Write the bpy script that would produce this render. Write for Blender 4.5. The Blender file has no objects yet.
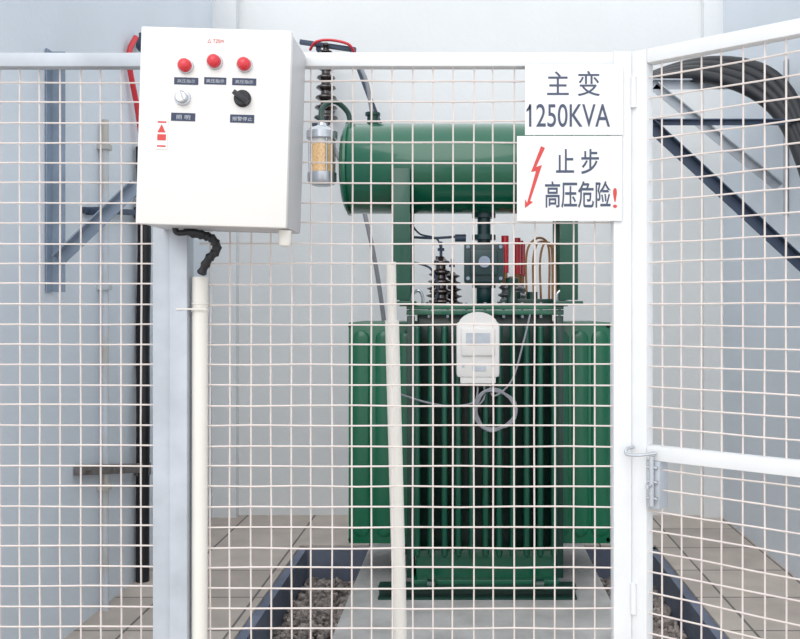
import bpy, bmesh, math, random
from mathutils import Vector, Matrix
random.seed(7)
F=900.0; CX=467.0; CY=310.0; H=1.5
def P(px,py,d): return Vector(((px-CX)*d/F, d, H-(py-CY)*d/F))
def XX(px,d): return (px-CX)*d/F
def ZZ(py,d): return H-(py-CY)*d/F
sc=bpy.context.scene
sc.view_settings.view_transform='Standard'
COL=sc.collection

# ---------------- materials ----------------
def lin(c):
    return tuple(((v/255)/12.92 if v/255<=0.04045 else ((v/255+0.055)/1.055)**2.4) for v in c)
def mat(name,rgb,rough=0.5,metal=0.0,var=0.08,scale=6.0,bump=0.0,bscale=40,rgb2=None,coat=0.0,spec=0.5):
    m=bpy.data.materials.new(name); m.use_nodes=True
    nt=m.node_tree; b=nt.nodes['Principled BSDF']
    tc=nt.nodes.new('ShaderNodeTexCoord')
    n=nt.nodes.new('ShaderNodeTexNoise'); n.inputs['Scale'].default_value=scale; n.inputs['Detail'].default_value=6
    nt.links.new(tc.outputs['Object'],n.inputs['Vector'])
    r=nt.nodes.new('ShaderNodeValToRGB')
    c=lin(rgb); c2=lin(rgb2) if rgb2 else tuple(v*(1-var*2) for v in c)
    r.color_ramp.elements[0].position=0.35; r.color_ramp.elements[1].position=0.65
    r.color_ramp.elements[0].color=(*c2,1); r.color_ramp.elements[1].color=(*c,1)
    nt.links.new(n.outputs['Fac'],r.inputs['Fac']); nt.links.new(r.outputs['Color'],b.inputs['Base Color'])
    b.inputs['Roughness'].default_value=rough; b.inputs['Metallic'].default_value=metal
    b.inputs['Coat Weight'].default_value=coat
    b.inputs['Specular IOR Level'].default_value=spec
    if bump>0:
        n2=nt.nodes.new('ShaderNodeTexNoise'); n2.inputs['Scale'].default_value=bscale; n2.inputs['Detail'].default_value=5
        nt.links.new(tc.outputs['Object'],n2.inputs['Vector'])
        bp=nt.nodes.new('ShaderNodeBump'); bp.inputs['Strength'].default_value=bump; bp.inputs['Distance'].default_value=0.01
        nt.links.new(n2.outputs['Fac'],bp.inputs['Height']); nt.links.new(bp.outputs['Normal'],b.inputs['Normal'])
    return m
M={}
M['wall']=mat('wall_paint',(228,230,231),0.9,var=0.02,scale=1.3,bump=0.15,bscale=25,spec=0.2)
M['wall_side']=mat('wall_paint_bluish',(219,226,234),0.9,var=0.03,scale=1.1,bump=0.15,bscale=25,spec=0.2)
M['fence']=mat('white_fence_paint',(226,228,230),0.45,var=0.03,scale=12)
M['wire']=mat('white_wire_paint',(220,210,205),0.5,var=0.05,scale=20)
M['galv']=mat('galvanised_steel',(188,194,202),0.45,0.15,var=0.10,scale=9)
M['steelblue']=mat('blue_grey_steel',(144,158,176),0.5,0.1,var=0.1,scale=8)
M['darksteel']=mat('dark_steel',(62,76,98),0.5,0.1,var=0.1,scale=8)
M['cream']=mat('cream_pipe_plastic',(228,225,218),0.4,var=0.02)
M['boxw']=mat('enamel_white',(224,222,219),0.35,var=0.01,scale=3)
M['boxedge']=mat('enamel_side',(190,190,192),0.4,var=0.02)
M['sign']=mat('sign_white',(228,228,228),0.4,var=0.01)
M['ink']=mat('sign_ink',(66,76,100),0.5,var=0.02)
M['red']=mat('red_plastic',(208,40,52),0.3,var=0.02,coat=0.3)
M['redink']=mat('red_ink',(204,66,62),0.5,var=0.02)
M['label']=mat('label_blue',(40,52,82),0.4,var=0.02)
M['black']=mat('black_rubber',(26,28,34),0.45,var=0.1)
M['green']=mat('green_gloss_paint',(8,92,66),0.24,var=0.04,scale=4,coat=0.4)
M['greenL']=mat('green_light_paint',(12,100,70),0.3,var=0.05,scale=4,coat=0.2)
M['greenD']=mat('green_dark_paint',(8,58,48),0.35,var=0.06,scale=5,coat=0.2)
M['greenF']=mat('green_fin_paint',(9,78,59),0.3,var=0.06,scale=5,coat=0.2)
M['teal']=mat('relay_dark_green',(22,56,60),0.35,var=0.08)
M['porc']=mat('brown_porcelain',(48,36,36),0.15,var=0.05,coat=0.6)
M['porcg']=mat('grey_porcelain',(110,112,116),0.2,var=0.05,coat=0.6)
M['copper']=mat('copper_tube',(166,120,76),0.35,0.4,var=0.08)
M['rust']=mat('weathered_steel',(122,118,118),0.8,0.1,rgb2=(104,98,94),scale=25)
M['wallpipe']=mat('painted_wall_pipe',(198,205,213),0.6,rgb2=(184,180,172),scale=5)
M['silver']=mat('silver_cap',(196,200,206),0.25,0.7,var=0.05)
M['conc']=mat('plinth_concrete',(186,184,182),0.9,rgb2=(162,160,158),scale=5,bump=0.3,bscale=60)
M['pit']=mat('pit_blue_grey_concrete',(118,126,144),0.9,rgb2=(100,108,126),scale=4,bump=0.3)
M['gravel']=mat('gravel_stone',(174,164,158),0.9,rgb2=(100,94,92),scale=18,bump=0.3)
M['greycable']=mat('grey_cable',(140,142,148),0.5)
def glassmat():
    m=bpy.data.materials.new('amber_silica_gel'); m.use_nodes=True
    nt=m.node_tree; b=nt.nodes['Principled BSDF']
    tc=nt.nodes.new('ShaderNodeTexCoord'); v=nt.nodes.new('ShaderNodeTexVoronoi'); v.inputs['Scale'].default_value=90
    nt.links.new(tc.outputs['Object'],v.inputs['Vector'])
    r=nt.nodes.new('ShaderNodeValToRGB')
    r.color_ramp.elements[0].color=(*lin((240,204,150)),1); r.color_ramp.elements[1].color=(*lin((200,150,90)),1)
    nt.links.new(v.outputs['Distance'],r.inputs['Fac']); nt.links.new(r.outputs['Color'],b.inputs['Base Color'])
    b.inputs['Roughness'].default_value=0.15; b.inputs['Coat Weight'].default_value=1
    return m
M['amber']=glassmat()
def tilemat():
    m=bpy.data.materials.new('floor_slabs'); m.use_nodes=True
    nt=m.node_tree; b=nt.nodes['Principled BSDF']
    tc=nt.nodes.new('ShaderNodeTexCoord')
    mp=nt.nodes.new('ShaderNodeMapping'); mp.inputs['Location'].default_value=(0.13,0.2,0)
    nt.links.new(tc.outputs['Object'],mp.inputs['Vector'])
    br=nt.nodes.new('ShaderNodeTexBrick'); br.offset=0.0
    br.inputs['Scale'].default_value=1.0; br.inputs['Brick Width'].default_value=0.49; br.inputs['Row Height'].default_value=0.49
    br.inputs['Mortar Size'].default_value=0.007; br.inputs['Mortar Smooth'].default_value=0.2
    br.inputs['Color1'].default_value=(*lin((198,187,177)),1); br.inputs['Color2'].default_value=(*lin((182,171,162)),1)
    br.inputs['Mortar'].default_value=(*lin((110,104,102)),1)
    nt.links.new(mp.outputs['Vector'],br.inputs['Vector'])
    n=nt.nodes.new('ShaderNodeTexNoise'); n.inputs['Scale'].default_value=5; n.inputs['Detail'].default_value=8
    nt.links.new(tc.outputs['Object'],n.inputs['Vector'])
    mr=nt.nodes.new('ShaderNodeMapRange'); mr.inputs[1].default_value=0.3; mr.inputs[2].default_value=0.7; mr.inputs[3].default_value=0.86; mr.inputs[4].default_value=1.06
    nt.links.new(n.outputs['Fac'],mr.inputs[0])
    mx=nt.nodes.new('ShaderNodeMix'); mx.data_type='RGBA'; mx.blend_type='MULTIPLY'; mx.inputs[0].default_value=1
    nt.links.new(br.outputs['Color'],mx.inputs[6]); nt.links.new(mr.outputs[0],mx.inputs[7])
    nt.links.new(mx.outputs[2],b.inputs['Base Color']); b.inputs['Roughness'].default_value=0.85
    return m
M['tile']=tilemat()

# ---------------- geometry builder ----------------
class Part:
    def __init__(s): s.bm=bmesh.new()
    def box(s,x0,x1,y0,y1,z0,z1,bev=0.0,mtx=None):
        b2=bmesh.new(); bmesh.ops.create_cube(b2,size=1)
        for v in b2.verts:
            v.co=Vector(((x0+x1)/2+v.co.x*(x1-x0),(y0+y1)/2+v.co.y*(y1-y0),(z0+z1)/2+v.co.z*(z1-z0)))
        if bev>0: bmesh.ops.bevel(b2,geom=b2.edges[:],offset=bev,segments=2,affect='EDGES',profile=0.6)
        if mtx: bmesh.ops.transform(b2,matrix=mtx,verts=b2.verts)
        s._merge(b2); return s
    def _merge(s,b2):
        me=bpy.data.meshes.new('t'); b2.to_mesh(me); b2.free(); s.bm.from_mesh(me); bpy.data.meshes.remove(me)
    def bar(s,p0,p1,w,t,up=Vector((0,0,1))):
        p0=Vector(p0);p1=Vector(p1); d=(p1-p0); L=d.length; d.normalize()
        side=d.cross(up)
        if side.length<1e-4: side=d.cross(Vector((0,1,0)))
        side.normalize(); u=side.cross(d).normalized()
        m=Matrix((( d.x,side.x,u.x,(p0.x+p1.x)/2),(d.y,side.y,u.y,(p0.y+p1.y)/2),(d.z,side.z,u.z,(p0.z+p1.z)/2),(0,0,0,1)))
        return s.box(-L/2,L/2,-w/2,w/2,-t/2,t/2,bev=min(w,t)*0.12,mtx=m)
    def angle(s,p0,p1,w,th=0.006,up=Vector((0,0,1))):
        p0=Vector(p0);p1=Vector(p1); d=(p1-p0); L=d.length; d.normalize()
        side=d.cross(up)
        if side.length<1e-4: side=d.cross(Vector((0,1,0)))
        side.normalize(); u=side.cross(d).normalized()
        if side.y>0: side=-side
        m=Matrix((( d.x,side.x,u.x,(p0.x+p1.x)/2),(d.y,side.y,u.y,(p0.y+p1.y)/2),(d.z,side.z,u.z,(p0.z+p1.z)/2),(0,0,0,1)))
        s.box(-L/2,L/2,-w/2,w/2,w/2-th,w/2,mtx=m); s.box(-L/2,L/2,-w/2,-w/2+th,-w/2,w/2,mtx=m); return s
    def tube(s,pts,r,seg=10,smooth=True):
        pts=[Vector(p) for p in pts]
        if smooth and len(pts)>2:
            out=[]; n=len(pts)
            for i in range(n-1):
                a=pts[max(i-1,0)];b=pts[i];c=pts[i+1];d=pts[min(i+2,n-1)]
                for k in range(6):
                    t=k/6
                    out.append(0.5*((2*b)+(-a+c)*t+(2*a-5*b+4*c-d)*t*t+(-a+3*b-3*c+d)*t**3))
            out.append(pts[-1]); pts=out
        rings=[]; prev=None
        for i,p in enumerate(pts):
            t=(pts[min(i+1,len(pts)-1)]-pts[max(i-1,0)]).normalized()
            if prev is None:
                ref=Vector((0,0,1)) if abs(t.z)<0.9 else Vector((1,0,0))
                u=t.cross(ref).normalized()
            else:
                u=(prev-t*prev.dot(t)); 
                u=u.normalized()
            prev=u; w=t.cross(u)
            rr=r(i/(len(pts)-1)) if callable(r) else r
            rings.append([s.bm.verts.new(p+(u*math.cos(2*math.pi*k/seg)+w*math.sin(2*math.pi*k/seg))*rr) for k in range(seg)])
        for a,b in zip(rings,rings[1:]):
            for k in range(seg):
                s.bm.faces.new((a[k],a[(k+1)%seg],b[(k+1)%seg],b[k]))
        s.bm.faces.new(rings[0]); s.bm.faces.new(rings[-1]); return s
    def cyl(s,p0,p1,r,seg=24): return s.tube([p0,p1],r,seg,False)
    def lathe(s,org,axis,prof,seg=32):
        org=Vector(org); ax=Vector(axis).normalized()
        ref=Vector((0,0,1)) if abs(ax.z)<0.9 else Vector((1,0,0))
        u=ax.cross(ref).normalized(); w=ax.cross(u)
        rings=[]
        for (r,h) in prof:
            r=max(r,1e-4)
            rings.append([s.bm.verts.new(org+ax*h+(u*math.cos(2*math.pi*k/seg)+w*math.sin(2*math.pi*k/seg))*r) for k in range(seg)])
        for a,b in zip(rings,rings[1:]):
            for k in range(seg): s.bm.faces.new((a[k],a[(k+1)%seg],b[(k+1)%seg],b[k]))
        s.bm.faces.new(rings[0]); s.bm.faces.new(rings[-1]); return s
    def capsule(s,x,y,z0,z1,rx,ry,seg=16):
        rings=[]
        prof=[]
        for k in range(6):
            a=math.pi/2*k/5; prof.append((math.sin(a),z0+rx*(1-math.cos(a))))
        for k in range(6):
            a=math.pi/2*k/5; prof.append((math.cos(a),z1-rx*(1-math.sin(a))))
        for (f,z) in prof:
            f=max(f,0.01)
            rings.append([s.bm.verts.new((x+rx*f*math.cos(2*math.pi*k/seg),y+ry*f*math.sin(2*math.pi*k/seg),z)) for k in range(seg)])
        for a,b in zip(rings,rings[1:]):
            for k in range(seg): s.bm.faces.new((a[k],a[(k+1)%seg],b[(k+1)%seg],b[k]))
        s.bm.faces.new(rings[0]); s.bm.faces.new(rings[-1]); return s
    def poly(s,pts,y0,y1):
        a=[s.bm.verts.new((p[0],y0,p[1])) for p in pts]; b=[s.bm.verts.new((p[0],y1,p[1])) for p in pts]
        n=len(pts); s.bm.faces.new(a); s.bm.faces.new(b)
        for k in range(n): s.bm.faces.new((a[k],a[(k+1)%n],b[(k+1)%n],b[k]))
        return s
    def done(s,name,m,parent=None,smooth=True):
        bmesh.ops.recalc_face_normals(s.bm,faces=s.bm.faces)
        me=bpy.data.meshes.new(name); 
        if smooth:
            for f in s.bm.faces: f.smooth=True
            for e in s.bm.edges:
                if len(e.link_faces)==2 and e.calc_face_angle(0)>math.radians(38): e.smooth=False
        s.bm.to_mesh(me); s.bm.free()
        me.materials.append(M[m] if isinstance(m,str) else m)
        o=bpy.data.objects.new(name,me); COL.objects.link(o)
        if parent: o.parent=parent
        return o
def group(name):
    e=bpy.data.objects.new(name,None); e.empty_display_size=0.1; COL.objects.link(e); return e
def text(name,body,px0,px1,py0,py1,d,m,parent,bold=0.0,thick=0.0006):
    cu=bpy.data.curves.new(name,'FONT'); cu.body=body; cu.size=1; cu.extrude=0.01; cu.offset=bold
    o=bpy.data.objects.new('tmp',cu); COL.objects.link(o)
    bpy.context.view_layer.update()
    dg=bpy.context.evaluated_depsgraph_get()
    me=bpy.data.meshes.new_from_object(o.evaluated_get(dg)); bpy.data.objects.remove(o)
    xs=[v.co.x for v in me.vertices]; ys=[v.co.y for v in me.vertices]
    if not xs: return
    a,b,c,e=min(xs),max(xs),min(ys),max(ys)
    X0,X1,Z0,Z1=XX(px0,d),XX(px1,d),ZZ(py1,d),ZZ(py0,d)
    for v in me.vertices:
        x=X0+(v.co.x-a)/(b-a)*(X1-X0); z=Z0+(v.co.y-c)/(e-c)*(Z1-Z0); y=d-(v.co.z/0.01)*thick
        v.co=(x,y,z)
    me.materials.clear(); me.materials.append(M[m]); me.name=name
    ob=bpy.data.objects.new(name,me); COL.objects.link(ob); ob.parent=parent

# ---------------- room ----------------
XL,XR,YB=-1.84,1.85,6.585
YF=1.55; HT=3.95
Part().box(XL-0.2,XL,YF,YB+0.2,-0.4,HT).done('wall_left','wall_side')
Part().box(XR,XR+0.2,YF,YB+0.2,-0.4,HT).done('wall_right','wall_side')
Part().box(XL,XR,YB,YB+0.2,-0.4,HT).done('wall_back','wall')
Part().box(XX(704,6.5),XR,6.5,YB,0,HT).done('trim_1','wall')
Part().box(XL,XX(236,6.5),6.5,YB,0,HT).done('trim_2','wall')
PX0,PX1,PY0,PY1=-1.065,1.2,2.7,5.74
fl=Part()
fl.box(-4,PX0,-3,YB,-0.4,0); fl.box(PX1,4,-3,YB,-0.4,0); fl.box(PX0,PX1,-3,PY0,-0.4,0); fl.box(PX0,PX1,PY1,YB,-0.4,0)
fl.done('floor','tile')
pit=group('gravel_pit')
p=Part(); t=0.05
p.box(PX0,PX0+t,PY0,PY1,-0.3,-0.012); p.box(PX1-t,PX1,PY0,PY1,-0.3,-0.012); p.box(PX0,PX1,PY1-t,PY1,-0.3,-0.012); p.box(PX0,PX1,PY0,PY0+t,-0.3,-0.012)
p.box(PX0,PX1,PY0,PY1,-0.4,-0.28)
p.done('pit_lining','pit',pit)
g=Part()
tmpl=bmesh.new(); bmesh.ops.create_icosphere(tmpl,subdivisions=1,radius=1)
tv=[v.co.copy() for v in tmpl.verts]; tf=[[v.index for v in f.verts] for f in tmpl.faces]; tmpl.free()
PLX0,PLX1=-0.60,0.72
for i in range(3400):
    if random.random()<0.5: x=random.uniform(PX0+0.06,PLX0-0.02)
    else: x=random.uniform(PLX1+0.02,PX1-0.06)
    y=random.uniform(3.5,PY1-0.07); r=random.uniform(0.012,0.03); z=-0.22+random.uniform(0,0.03)
    q=Matrix.Rotation(random.uniform(0,6.28),3,Vector((random.random(),random.random(),random.random()+.1)).normalized())
    sx,sy,sz=random.uniform(.7,1.2),random.uniform(.7,1.2),random.uniform(.5,.9)
    vs=[g.bm.verts.new(Vector((x,y,z))+q@Vector((c.x*sx,c.y*sy,c.z*sz))*r*random.uniform(.85,1.1)) for c in tv]
    for f in tf: g.bm.faces.new([vs[k] for k in f])
g.box(PX0+0.05,PLX0,PY0+0.06,PY1-0.05,-0.28,-0.225); g.box(PLX1,PX1-0.05,PY0+0.06,PY1-0.05,-0.28,-0.225)
g.done('gravel','gravel',pit,smooth=False)
Part().box(PLX0,PLX1,3.6,5.62,-0.28,0.05,bev=0.01).done('concrete_plinth','conc',pit)

# ---------------- fence ----------------
D=1.8
def wires(part,org,u,width,z0,z1,sp,r=0.0018,zoff=0.0,uoff=0.0,nrm=Vector((0,1,0))):
    def wob(): return random.uniform(-1,1)*0.0012
    x=uoff
    while x<width:
        pts=[]; m=9; ph=wob()
        for j in range(m):
            z=z0+(z1-z0)*j/(m-1); pts.append(org+u*(x+ph+wob())+Vector((0,0,z)))
        part.tube(pts,r,6,False); x+=sp
    z=z1-zoff
    while z>z0:
        pts=[]; ph=wob()
        for j in range(9):
            pts.append(org+u*(width*j/8)+Vector((0,0,z+ph+wob()))-nrm*r*1.4)
        part.tube(pts,r,6,False); z-=sp
fence=group('wire_mesh_fence')
ztop=ZZ(54,D)
SP=0.0405
z0f=0.08
w=Part(); xa=XX(200,D); xb=XX(618,D)
wires(w,Vector((xa,D,0)),Vector((1,0,0)),xb-xa,z0f,ztop-0.01,SP,uoff=0.02,zoff=0.045)
w.done('centre_mesh','wire',fence)
w=Part(); xl=XL+0.03; xr=XX(168,D)
wires(w,Vector((xl,D+0.01,0)),Vector((1,0,0)),xr-xl,z0f,ztop-0.01,SP,uoff=0.02,zoff=0.045)
w.done('side_mesh','wire',fence)
fr=Part()
fr.box(XX(300,D),XX(629,D),D-0.014,D+0.014,ZZ(68,D),ztop,bev=0.003)
fr.box(xa,XX(629,D),D-0.014,D+0.014,z0f-0.03,z0f,bev=0.003)
fr.box(XX(612,D),XX(630,D),D-0.02,D+0.02,0.0,ztop,bev=0.003)
fr.done('white_frame','fence',fence)
fr=Part()
fr.box(XL,XX(300,D),D-0.012,D+0.016,ZZ(68,D),ztop,bev=0.003)
fr.box(XL,XX(168,D),D-0.012,D+0.016,z0f-0.03,z0f,bev=0.003)
fr.box(XL+0.001,XL+0.04,D-0.012,D+0.016,0.0,ztop,bev=0.003)
fr.box(XX(157,D),XX(174,D),D-0.025,D+0.005,0,ZZ(222,D),bev=0.002)
fr.box(XX(174.5,D),XX(192,D),D-0.032,D+0.012,0,ZZ(222,D),bev=0.002)
fr.done('grey_frame','galv',fence)
fr=Part(); fr.tube([P(200,277,D-0.01),Vector((XX(199,D-0.01),D-0.01,0.0))],0.0155,20,False)
fr.done('conduit_pipe','cream',fence)
fr=Part()
for py in (305,312): fr.lathe((XX(200,D-0.01),D-0.01,ZZ(py,D)),(0,0,1),[(0.0155,0),(0.017,0.001),(0.017,0.004),(0.0155,0.005)],20)
fr.bar(P(176,309,D-0.034),P(206,309,D-0.03),0.002,0.003)
fr.done('conduit_ties','cream',fence)

# ---------------- open gate ----------------
gate=group('wire_mesh_gate')
hg=Vector((XX(634,D),D-0.005,0)); u=Vector((0.239,-0.193,0)).normalized(); nrm=Vector((-u.y,u.x,0))
if nrm.y<0: nrm=-nrm
GW=0.95
def gbox(part,a,b,z0,z1,t=0.014,bev=0.003):
    m=Matrix(((u.x,nrm.x,0,hg.x),(u.y,nrm.y,0,hg.y),(0,0,1,0),(0,0,0,1)))
    part.box(a,b,-t,t,z0,z1,bev=bev,mtx=m)
gzt=ZZ(54,D)
gf=Part()
gbox(gf,0.0,0.034,0.06,gzt); gbox(gf,GW-0.035,GW,0.06,gzt); gbox(gf,0.034,GW-0.035,gzt-0.028,gzt)
gbox(gf,0.034,GW-0.035,ZZ(457,D),ZZ(443,D)); gbox(gf,0.034,GW-0.035,0.06,0.09)
gf.done('gate_frame','fence',gate)
w=Part(); wires(w,hg+u*0.03,u,GW-0.06,0.08,gzt-0.02,SP,uoff=0.03,zoff=0.035,nrm=nrm); w.done('gate_mesh','wire',gate)
gl=Part()
gbox(gl,0.036,0.064,ZZ(503,D),ZZ(457,D),t=0.018,bev=0.002)
gl.done('latch_plate','galv',gate)
gl=Part()
c=hg+u*0.050-nrm*0.024
gl.cyl(c+Vector((0,0,ZZ(500,D))),c+Vector((0,0,ZZ(452,D))),0.005)
gl.cyl(c+Vector((0,0,ZZ(480,D))),c-nrm*0.02+Vector((0,0,ZZ(480,D))),0.004)
for py in (463,477,493):
    gl.cyl(c-u*0.011+nrm*0.004+Vector((0,0,ZZ(py,D))),c+u*0.011+nrm*0.004+Vector((0,0,ZZ(py,D))),0.0035)
gl.tube([P(634,447,D-0.03),P(627,449,D-0.04),P(627,454,D-0.045),P(640,455,D-0.055),P(656,453,D-0.055)],0.0035,8)
gl.done('latch_bolt','silver',gate)
gl=Part()
for z in (1.9,0.9,0.3): gl.cyl((XX(631.5,D),D-0.022,z),(XX(631.5,D),D-0.022,z+0.06),0.006)
gl.done('hinges','fence',gate)

# ---------------- control box (hangs slightly crooked) ----------------
cb=group('electrical_control_box')
d1,d2=1.63,1.8
bx0,bx1=XX(138,d1),XX(289,d1); bz0,bz1=ZZ(226,d1),ZZ(28,d1)
Part().box(bx0+0.002,bx1-0.002,d1+0.006,d2-0.016,bz0+0.002,bz1-0.002,bev=0.004).done('enclosure','boxedge',cb)
Part().box(bx0,bx1,d1,d1+0.016,bz0,bz1,bev=0.004).done('door_panel','boxw',cb)
df=d1
rr=Part()
for (x,y) in ((184,67),(213,62),(243,64)):
    rr.lathe(P(x,y,df),(0,-1,0),[(0.0125,0),(0.0125,0.006),(0.0115,0.012),(0.008,0.016),(0.002,0.0175)],24)
rr.done('indicator_lamps','red',cb)
rr=Part()
for (x,y) in ((184,67),(213,62),(243,64),(182,99)):
    rr.lathe(P(x,y,df),(0,-1,0),[(0.0145,-0.001),(0.0145,0.003),(0.013,0.004)],24)
rr.lathe(P(182,99,df),(0,-1,0),[(0.011,0),(0.011,0.012),(0.009,0.014)],24)
rr.done('bezels','silver',cb)
rr=Part()
for (x,y,w_,h_) in ((185,82,12,3.5),(214,81,11,3.5),(243,81,12,3.5),(183,118,12,4),(242,118,12,4)):
    rr.box(XX(x-w_,df),XX(x+w_,df),df-0.001,df+0.002,ZZ(y+h_,df),ZZ(y-h_,df))
rr.done('label_plates','label',cb)
for i,(x,y) in enumerate(((185,82),(214,81),(243,81))):
    text('label_text_%d'%i,'高压指示',x-9,x+9,y-1.8,y+1.8,df-0.0011,'galv',cb,thick=0.0003)
text('label_text_4','照 明',176,190,116,120.5,df-0.0011,'galv',cb,thick=0.0003)
text('label_text_5','报警停止',232,252,116,120,df-0.0011,'galv',cb,thick=0.0003)
rr=Part(); rr.lathe(P(242,98,df),(0,-1,0),[(0.0155,-0.001),(0.0155,0.004),(0.013,0.006),(0.012,0.012)],24)
a=math.radians(35); m=Matrix.Translation(P(242,98,df))@Matrix.Rotation(a,4,'Y'); rr.box(-0.015,0.015,-0.022,-0.008,-0.0045,0.0045,bev=0.001,mtx=m)
rr.done('selector_switch','black',cb)
rr=Part(); m2=Matrix.Translation(P(182,99,df))@Matrix.Rotation(1.2,4,'Y'); rr.box(-0.01,0.01,-0.02,-0.012,-0.003,0.003,bev=0.001,mtx=m2)
rr.done('key_switch_knob','boxw',cb)
rr=Part(); rr.box(XX(156,df),XX(168,df),df-0.0012,df+0.002,ZZ(151,df),ZZ(120,df)); rr.done('sticker','sign',cb)
rr=Part(); 
for (a_,b_) in ((123,124.5),(136,142),(147,148.5)): rr.box(XX(158,df),XX(166.5,df),df-0.002,df,ZZ(b_,df),ZZ(a_,df))
rr.poly([(XX(162,df),ZZ(126,df)),(XX(166,df),ZZ(134,df)),(XX(158,df),ZZ(134,df))],df-0.002,df)
rr.done('sticker_print','redink',cb)
text('maker_mark','△ TZEM',205,221,39,43,df-0.0002,'redink',cb,thick=0.0003)
rr=Part()
rr.lathe(P(288,233,1.68)-Vector((0,0,0.012)),(0,0,1),[(0.004,-0.01),(0.010,-0.008),(0.012,0.0),(0.012,0.02)],16)
rr.done('cable_gland','cream',cb)
rr=Part()
pts=[P(190,225,1.74),P(192,233,1.74),P(206,236,1.74),P(216,240,1.74),P(220,250,1.75),P(212,260,1.755),P(205,275,1.76)]
rr.tube(pts,lambda t:0.0085+0.0014*math.sin(t*150),12)
rr.tube([P(178,225,1.73),P(180,234,1.73),P(196,233,1.73),P(210,236,1.74)],0.006,10)
rr.done('flexible_conduit','black',cb)
cpt=P(215,125,d1)
cb.matrix_world=Matrix.Translation(cpt)@Matrix.Rotation(math.radians(1.7),4,'Y')@Matrix.Translation(-cpt)

# ---------------- sign ----------------
sg=group('danger_warning_sign')
ds=1.774
Part().box(XX(525,ds),XX(623,ds),ds,ds+0.003,ZZ(135,ds),ZZ(64,ds),bev=0.0006).done('upper_plate','sign',sg)
Part().box(XX(517,ds),XX(622,ds),ds,ds+0.003,ZZ(221,ds),ZZ(136,ds),bev=0.0006).done('lower_plate','sign',sg)
text('name_characters','主 变',547,600,71,96,ds,'ink',sg,bold=0.004)
text('rating_text','1250KVA',529,610,104,127,ds,'ink',sg,bold=0.004)
Part().poly([(XX(a_,ds),ZZ(b_,ds)) for a_,b_ in ((530,104.5),(530.5,109),(526.5,112),(526.5,109.5))],ds-0.0006,ds).done('numeral_flag','ink',sg,smooth=False)
text('stop_characters','止 步',556,599,149,174,ds,'ink',sg,bold=0.01)
text('danger_characters','高压危险',545,611,181,208,ds,'ink',sg,bold=0.012)
text('exclamation','!',613,617,188,208,ds,'redink',sg)
bolt=[(541,146),(531,172),(536,171),(527,203),(525,199),(525,208),(533,202),(530,201),(542,165),(536,167),(545,148)]
Part().poly([(XX(a,ds),ZZ(b,ds)) for a,b in bolt],ds-0.0008,ds).done('lightning_bolt','redink',sg,smooth=False)

# ---------------- leaning rod ----------------
rd=group('insulated_operating_rod')
dd=2.25
a=P(392,264,dd); b=P(400,600,dd); dirv=(b-a); k=(a.z-0.0)/(a.z-b.z); foot=a+dirv*k
Part().tube([P(392,320,dd),foot],0.0175,20,False).done('rod_shaft','cream',rd)
Part().tube([P(391,262,dd),P(392,322,dd)],0.0125,16,False).done('rod_tip','cream',rd)

# ---------------- transformer ----------------
tr=group('oil_filled_power_transformer')
zf0,zf1=0.27,1.435
TX0,TX1=XX(415,4.5),XX(556,4.5)
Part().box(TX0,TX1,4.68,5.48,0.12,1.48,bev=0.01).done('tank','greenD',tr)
p=Part(); p.box(TX0-0.05,TX1+0.05,4.60,5.52,1.475,1.50,bev=0.004); p.box(TX0-0.05,TX1+0.05,4.60,5.52,1.503,1.525,bev=0.004)
p.done('tank_cover_flange','green',tr)
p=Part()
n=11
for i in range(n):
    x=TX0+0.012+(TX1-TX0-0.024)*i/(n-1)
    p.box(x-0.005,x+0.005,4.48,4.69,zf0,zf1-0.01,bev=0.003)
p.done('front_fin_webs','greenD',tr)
p=Part()
for i in range(n):
    x=TX0+0.012+(TX1-TX0-0.024)*i/(n-1)
    p.capsule(x,4.48,zf0,zf1-0.01,0.0165,0.02,12)
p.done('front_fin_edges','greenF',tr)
WX0,WX1=XX(348,4.72),XX(611,4.72)
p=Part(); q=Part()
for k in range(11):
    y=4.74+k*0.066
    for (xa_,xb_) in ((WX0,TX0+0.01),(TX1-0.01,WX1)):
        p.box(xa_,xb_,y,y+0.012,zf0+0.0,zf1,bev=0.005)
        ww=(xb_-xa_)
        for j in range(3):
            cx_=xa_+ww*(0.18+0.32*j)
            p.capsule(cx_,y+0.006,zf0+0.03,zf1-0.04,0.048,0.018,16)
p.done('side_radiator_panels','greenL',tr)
for (x_) in (WX0+0.01,WX1-0.01):
    q.cyl((x_,4.74,zf0+0.02),(x_,5.41,zf0+0.02),0.012,12); q.cyl((x_,4.74,zf1-0.02),(x_,5.41,zf1-0.02),0.012,12)
q.done('radiator_tie_bars','green',tr)
p=Part()
p.box(TX0+0.0,TX1-0.0,4.60,5.5,0.13,0.275,bev=0.006)
p.box(TX0-0.02,TX1+0.02,4.55,5.5,0.11,0.135,bev=0.004)
p.done('tank_base','green',tr)
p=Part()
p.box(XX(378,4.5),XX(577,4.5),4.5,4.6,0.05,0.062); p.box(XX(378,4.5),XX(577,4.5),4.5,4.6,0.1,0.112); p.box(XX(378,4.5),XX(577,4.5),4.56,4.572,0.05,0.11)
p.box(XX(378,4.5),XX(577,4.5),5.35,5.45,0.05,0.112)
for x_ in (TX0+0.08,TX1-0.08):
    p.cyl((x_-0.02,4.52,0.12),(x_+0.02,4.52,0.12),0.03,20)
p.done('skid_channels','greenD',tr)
p=Part()
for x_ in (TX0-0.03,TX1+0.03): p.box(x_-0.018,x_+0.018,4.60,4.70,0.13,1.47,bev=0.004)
p.done('tank_stiffeners','greenD',tr)

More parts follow.
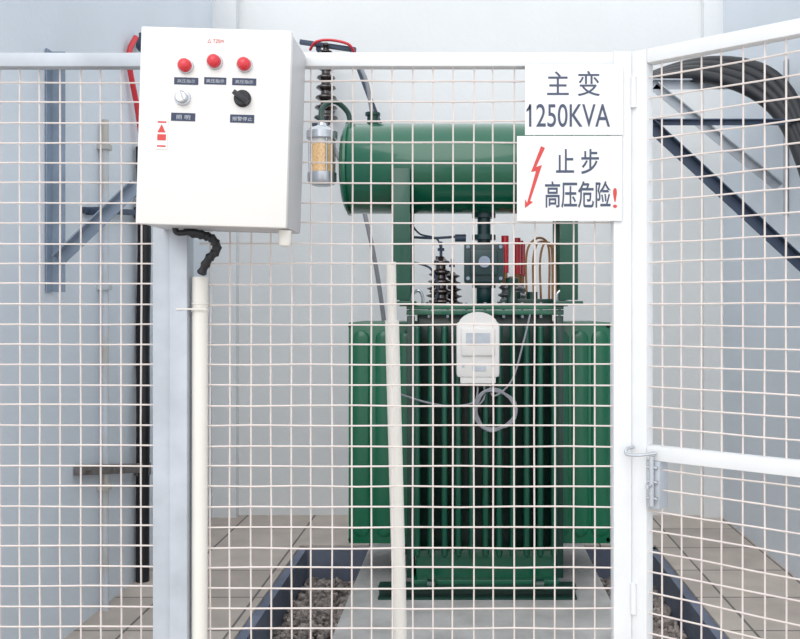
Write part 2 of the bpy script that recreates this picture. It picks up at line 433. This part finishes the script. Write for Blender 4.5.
# conservator
dc=4.74
cc=P(478,169,dc); R=46*4.6/900
xl_,xr_=XX(340,4.7),XX(614,4.7)
p=Part()
L=xr_-xl_
prof=[(0.001,0),(R*0.5,0.004),(R*0.8,0.014),(R*0.95,0.028),(R,0.045),(R,L-0.045),(R*0.95,L-0.028),(R*0.8,L-0.014),(R*0.5,L-0.004),(0.001,L)]
p.lathe((xl_,dc,cc.z),(1,0,0),prof,64); p.done('conservator_tank','green',tr)
p=Part()
for xo in (0.04,L-0.052): p.lathe((xl_+xo,dc,cc.z),(1,0,0),[(R-0.01,0),(R+0.010,0),(R+0.010,0.012),(R-0.01,0.012)],64)
p.done('conservator_flanges','green',tr)
p=Part()
for x_ in (XX(401,4.5),XX(569,4.5)):
    p.box(x_-0.045,x_+0.045,4.495,4.51,ZZ(300,4.5),ZZ(168,4.5),bev=0.003)
    p.box(x_-0.005,x_+0.005,4.51,4.98,cc.z-R-0.12,cc.z-R*0.75,bev=0.002)
    p.box(x_-0.04,x_+0.04,4.93,4.945,1.52,cc.z-R*0.7,bev=0.003)
    p.box(x_-0.07,x_+0.07,4.49,4.66,1.525,1.545,bev=0.003)
p.done('conservator_brackets','greenF',tr)
p=Part()
p.cyl((XX(372,4.7),dc,cc.z+R-0.01),(XX(372,4.7),dc,cc.z+R+0.045),0.03)
p.cyl((XX(372,4.7),dc,cc.z+R+0.045),(XX(372,4.7),dc,cc.z+R+0.06),0.04)
p.tube([(XX(349,4.7),dc,cc.z+R-0.02),(XX(347,4.7),dc,cc.z+R+0.06),(XX(335,4.7),4.70,cc.z+R+0.11),(XX(324,4.7),4.64,cc.z+R+0.06),(XX(322,4.6),4.6,ZZ(124,4.6))],0.014,12)
p.done('breather_pipe','greenD',tr)
bc=P(322,185,4.6); s_=4.6/900
p=Part(); p.lathe(bc,(0,0,1),[(8*s_,-1*s_),(13*s_,1*s_),(14.5*s_,4*s_),(14.5*s_,12*s_),(12*s_,13*s_)],32)
p.lathe(bc,(0,0,1),[(12*s_,45*s_),(15.5*s_,46*s_),(15.5*s_,53*s_),(13*s_,56*s_),(5*s_,59*s_),(4*s_,62*s_)],32)
for a in range(4):
    an=a*math.pi/2+0.5; v=Vector((math.cos(an),math.sin(an),0))*13.3*s_
    p.cyl(bc+v+Vector((0,0,10*s_)),bc+v+Vector((0,0,49*s_)),0.9*s_,8)
p.done('breather_caps','silver',tr)
p=Part(); p.lathe(bc,(0,0,1),[(11.8*s_,12*s_),(11.8*s_,40*s_)],32); p.done('breather_gel','amber',tr)
p=Part(); p.lathe(bc,(0,0,1),[(11.4*s_,40*s_),(11.4*s_,46*s_)],32); p.done('breather_glass_top','boxw',tr)
p=Part(); dz=4.78
p.cyl((XX(484,dz),dz,cc.z-R+0.02),(XX(484,dz),dz,ZZ(283,dz)),0.035)
for py in (218,240,288): p.cyl((XX(484,dz),dz,ZZ(py,dz)),(XX(484,dz),dz,ZZ(py-5,dz)),0.062)
p.box(XX(464,dz),XX(503,dz),dz-0.09,dz+0.09,ZZ(283,dz),ZZ(244,dz),bev=0.012)
p.box(XX(470,dz),XX(497,dz),dz-0.11,dz-0.085,ZZ(276,dz),ZZ(251,dz),bev=0.01)
p.tube([P(484,283,dz),P(484,296,dz),P(484,303,dz+0.05)],0.04,16)
p.done('gas_relay','teal',tr)
p=Part(); p.cyl((XX(484,dz),dz-0.108,ZZ(263,dz)),(XX(484,dz),dz-0.13,ZZ(263,dz)),0.03)
for (x,y) in ((468,248),(500,248),(468,279),(500,279)): p.cyl((XX(x,dz),dz-0.10,ZZ(y,dz)),(XX(x,dz),dz-0.09,ZZ(y,dz)),0.01,8)
p.done('relay_window','steelblue',tr)
def bushing(part,x,y,z,h,r,n):
    prof=[(r*0.5,0)]
    for i in range(n):
        z0_=h*(i/n); rr_=r*(1-0.35*i/n)
        prof+= [(rr_*0.5,z0_+h*0.05/n),(rr_,z0_+h*0.35/n),(rr_*0.95,z0_+h*0.5/n),(rr_*0.5,z0_+h*0.75/n)]
    prof.append((r*0.25,h))
    part.lathe((x,y,z),(0,0,1),prof,24)
p=Part(); q=Part()
for (px,d) in ((441,4.8),(437,5.1),(452,5.35)):
    x=XX(px,d); bushing(p,x,d,1.525,0.26 if d<5 else 0.2,0.068,5)
    zt=1.525+(0.26 if d<5 else 0.2)
    q.cyl((x,d,zt-0.01),(x,d,zt+0.08),0.008,10); q.cyl((x,d,zt+0.03),(x,d,zt+0.045),0.02,6)
p.done('hv_bushings','porc',tr); q.done('hv_terminals','darksteel',tr)
p=Part(); q=Part(); rd_=Part()
for (px,d) in ((505,4.85),(517,5.0),(520,5.2),(522,5.38)):
    x=XX(px,d); bushing(p,x,d,1.525,0.12,0.045,3)
    q.cyl((x,d,1.64),(x,d,1.72),0.014,10)
    rd_.tube([(x,d,1.70),(x,d,1.90)],0.02,12,False)
p.done('lv_bushings','porcg',tr); q.done('lv_terminals','copper',tr); rd_.done('terminal_boots','red',tr)
p=Part()
p.tube([P(410,237,4.75),P(435,238,4.78),P(466,236,4.8)],0.007,8)
p.tube([P(410,222,4.7),P(420,234,4.74),P(438,240,4.8),P(441,262,4.8)],0.005,8)
p.tube([P(412,262,4.75),P(430,268,4.75),P(438,285,4.75),P(436,300,4.75)],0.006,8)
p.cyl(P(455,238,4.8),P(466,238,4.8),0.02,12)
p.done('control_lines','darksteel',tr)
p=Part()
for k in range(3):
    o=k*7
    p.tube([P(527+o,300,4.85),P(526+o,262,4.85),P(530+o,244,4.85),P(541+o*0.7,238+o*0.6,4.85),P(549+o*0.4,250,4.85),P(549+o*0.5,300,4.85)],0.006,8)
p.done('copper_tubes','copper',tr)
p=Part()
for x_,py in ((532,262),(515,268)): p.cyl((XX(x_,4.8),4.8,1.52),(XX(x_,4.8),4.8,ZZ(292,4.8)),0.03,16)
p.box(XX(500,4.8),XX(552,4.8),4.76,4.84,1.52,ZZ(299,4.8),bev=0.004)
p.lathe((XX(512,4.7),4.7,1.525),(0,0,1),[(0.03,0),(0.03,0.03),(0.02,0.05),(0.02,0.1),(0.034,0.11),(0.034,0.14),(0.01,0.15)],16)
p.done('cover_fittings','greenD',tr)
p=Part()
for i in range(9):
    x_=TX0-0.03+(TX1-TX0+0.06)*i/8
    p.cyl((x_,4.62,1.46),(x_,4.62,1.54),0.008,6)
for x_ in (TX0-0.02,TX1+0.02):
    p.tube([(x_,4.65,1.52),(x_,4.65,1.58),(x_+0.03,4.65,1.60),(x_+0.05,4.65,1.57),(x_+0.05,4.65,1.52)],0.008,8)
p.done('flange_bolts','silver',tr)
# white controller unit
dt=4.36
p=Part(); p.box(XX(456,dt),XX(500,dt),dt,dt+0.1,ZZ(378,dt),ZZ(322,dt),bev=0.022)
p.box(XX(460,dt),XX(496,dt),dt+0.01,dt+0.09,ZZ(384,dt),ZZ(374,dt),bev=0.008)
hp=[]
for k in range(13):
    an=math.pi*k/12; hp.append((XX(478,dt)+math.cos(an)*20*dt/900, ZZ(326,dt)+math.sin(an)*14*dt/900))
p.poly(hp,dt+0.008,dt+0.1)
p.box(XX(461,dt),XX(495,dt),dt-0.012,dt+0.01,ZZ(356,dt),ZZ(328,dt),bev=0.01)
p.done('temperature_controller','boxw',tr)
p=Part()
for x in (463,493): p.cyl((XX(x,dt),dt-0.004,ZZ(366,dt)),(XX(x,dt),dt+0.004,ZZ(366,dt)),0.007,12)
p.box(XX(472,dt),XX(486,dt),dt-0.003,dt+0.002,ZZ(371,dt),ZZ(366,dt))
p.box(XX(466,dt),XX(490,dt),dt-0.014,dt-0.01,ZZ(345,dt),ZZ(333,dt))
p.done('controller_window','galv',tr)
p=Part(); p.box(XX(474,dt),XX(484,dt),dt+0.03,4.62,ZZ(330,dt),ZZ(322,dt)); p.done('controller_mount','greenD',tr)
p=Part()
cx,cy=495,410
pts=[P(484,384,dt+0.05),P(484,398,dt+0.03)]
for k in range(0,60):
    an=math.pi+k*2*math.pi/14; r_=20+1.8*math.sin(k*1.3)
    pts.append(P(cx+r_*math.cos(an),cy-r_*math.sin(an)*1.0,dt+0.03+0.012*math.sin(k*0.9)))
p.tube(pts,0.005,8)
p.tube([P(478,384,dt+0.05),P(474,402,dt+0.03),P(450,406,dt+0.03),P(425,402,dt+0.05),P(400,394,4.55)],0.005,8)
p.tube([P(490,384,dt+0.05),P(494,396,dt+0.03),P(512,380,dt+0.05),P(524,340,4.42),P(530,315,4.5)],0.005,8)
p.done('coiled_sensor_cable','greycable',tr)

# ---------------- left wall services ----------------
lb=group('steel_cable_bracket')
db=3.95
xw=XL+0.004
p=Part()
p.box(xw,xw+0.006,db-0.03,db+0.03,ZZ(292,db),ZZ(50,db)); p.box(xw,xw+0.06,db+0.024,db+0.03,ZZ(292,db),ZZ(50,db))
p.angle((xw+0.04,db,ZZ(260,db)),P(136,185,db),0.05)
p.angle((xw+0.01,db,ZZ(60,db)),P(150,60,db),0.05)
p.done('bracket_members','steelblue',lb)
wp=group('wall_drain_pipe')
p=Part(); d_=4.5; p.cyl((XL+0.03,d_,0.0),(XL+0.03,d_,ZZ(120,d_)),0.018,14)
for z in (0.6,1.6,2.3): p.box(XL,XL+0.055,d_-0.03,d_+0.03,z,z+0.03,bev=0.003)
p.done('pipe_run','wallpipe',wp)
bc_=group('black_power_cable')
p=Part(); d_=4.98
xk=XL+0.045
p.tube([(xk,d_,0.0),(xk,d_,0.4),(xk+0.01,d_-0.02,0.9),(xk-0.005,d_+0.02,1.4),(xk+0.01,d_,1.9),(xk,d_,2.4)],0.036,16)
p.done('cable','black',bc_)
p=Part()
p.tube([(xk,d_,2.4),(xk-0.01,d_-0.05,2.6),(xk-0.02,d_-0.15,2.85),(xk,d_-0.1,2.98)],0.015,12); p.done('red_cable_tail','red',bc_)
p=Part(); p.lathe((xk,d_,2.93),(0,0,1),[(0.02,0),(0.035,0.02),(0.035,0.05),(0.02,0.07),(0.02,0.1)],16)
p.bar((XL+0.002,d_,3.0),(XL+0.12,d_,3.0),0.04,0.01); p.done('cable_lug','darksteel',bc_)
p=Part()
p.bar((XL+0.02,4.2,ZZ(470,4.2)),(XL+0.06,4.9,ZZ(468,4.9)),0.03,0.05)
for k in (0.1,0.5,0.8):
    y=4.2+0.7*k; z=ZZ(470,4.2)*(1-k)+ZZ(468,4.9)*k
    p.cyl((XL,y,z),(XL+0.06,y,z),0.012,8)
p.lathe((xk,4.98,ZZ(469,4.98)-0.03),(0,0,1),[(0.038,0),(0.044,0.0),(0.044,0.06),(0.038,0.06)],20)
p.done('clamp_rail','rust',bc_)
p=Part(); 
p.bar((XL+0.01,4.3,ZZ(210,4.3)),(XL+0.05,4.98,ZZ(213,4.98)),0.02,0.03)
p.cyl((XL,4.35,ZZ(211,4.35)),(XL+0.09,4.35,ZZ(211,4.35)),0.02,10)
p.lathe((xk,4.98,ZZ(213,4.98)-0.03),(0,0,1),[(0.038,0),(0.046,0.0),(0.046,0.06),(0.038,0.06)],20)
p.done('standoff_rail','darksteel',bc_)

# ---------------- cable termination on back wall ----------------
ct=group('cable_termination')
de=6.3
p=Part(); bushing(p,XX(326,de),de,ZZ(122,de),ZZ(62,de)-ZZ(122,de),0.085,6)
bushing(p,XX(326,de),de,ZZ(60,de),0.12,0.05,3)
p.done('insulator','porc',ct)
p=Part(); p.bar((XX(316,de),de,ZZ(124,de)),(XX(316,de),6.58,ZZ(124,de)),0.06,0.02); p.bar((XX(326,de),de,ZZ(124,de)),(XX(326,de),6.58,ZZ(100,de)),0.05,0.02)
p.bar((XX(300,de),de,ZZ(42,de)),P(356,50,de),0.04,0.03)
p.bar(P(318,48,de),(XX(318,de),6.58,ZZ(48,de)),0.03,0.03)
p.bar(P(352,50,de),P(378,120,de),0.015,0.035)
p.bar(P(376,116,de),(XX(376,de),6.58,ZZ(116,de)),0.03,0.03)
p.done('support_arms','darksteel',ct)
p=Part(); p.tube([P(310,50,de),P(316,42,de-0.05),P(330,40,de-0.05),P(348,44,de-0.05),P(354,52,de-0.02)],0.010,10)
p.done('red_leads','red',ct)
p=Part(); p.tube([P(326,122,de),P(330,140,de),P(345,170,de),P(365,215,de),P(385,330,de),Vector((XX(400,de),de,0.0))],0.016,12)
p.tube([P(352,52,de),P(366,80,de-0.1),P(372,112,de-0.1),P(380,128,de-0.1)],0.014,10)
p.done('cable_down','greycable',ct)

# ---------------- right wall brackets ----------------
rb=group('steel_cable_bracket')
d_=5.2; xw=XR-0.004
p=Part()
p.angle(P(655,86,d_),(xw-0.04,d_,ZZ(187,d_)),0.05); p.angle(P(650,84,d_),(xw-0.01,d_,ZZ(84,d_)),0.05)
p.box(xw-0.01,xw,d_-0.03,d_+0.03,ZZ(215,d_),ZZ(60,d_))
p.done('bracket_members','galv',rb)
rb=group('steel_cable_bracket')
d_=4.75
p=Part()
p.angle(P(650,124,d_),(xw-0.04,d_,ZZ(271,d_)),0.058)
p.angle(P(650,122,d_),(xw-0.01,d_,ZZ(122,d_)),0.03)
p.box(xw-0.01,xw,d_-0.03,d_+0.03,ZZ(290,d_),ZZ(100,d_))
p.done('bracket_members','darksteel',rb)
hc=group('black_cable_bundle')
p=Part()
for k in range(4):
    o=k*0.05
    p.tube([(0.95,6.5,ZZ(70,5.2)+o*0.6),(1.05+o*0.5,5.9,ZZ(76,5.2)+0.08+o*0.4),(1.25+o*0.8,5.3,ZZ(80,5.2)+0.05+o*0.5),(1.5+o*0.8,5.0,ZZ(90,5.2)-0.02+o*0.6),(1.68+o*0.5,4.85,ZZ(120,5.0)+o*0.5),(1.74+o*0.3,4.65,ZZ(170,4.8)),(1.74+o*0.2,4.5,ZZ(220,4.8))],0.036,12)
p.done('cables','black',hc)

# ---------------- camera, light ----------------
cam=bpy.data.cameras.new('camera'); co=bpy.data.objects.new('camera',cam); COL.objects.link(co)
co.location=(0,0,H); co.rotation_euler=(math.pi/2,0,0)
cam.sensor_width=36; cam.lens=36*F/800; cam.shift_x=(400-CX)/800; cam.shift_y=-(319.5-CY)/800
cam.clip_start=0.05
sc.camera=co
wd=bpy.data.worlds.new('sky'); sc.world=wd; wd.use_nodes=True
bg=wd.node_tree.nodes['Background']; bg.inputs[0].default_value=(0.93,0.965,1.0,1); bg.inputs[1].default_value=1.42
sl=bpy.data.lights.new('sun','SUN'); sl.energy=1.15; sl.angle=math.radians(50); sl.color=(1.0,0.97,0.94)
so=bpy.data.objects.new('sun',sl); COL.objects.link(so); so.rotation_euler=(math.radians(52),0,math.radians(-14))
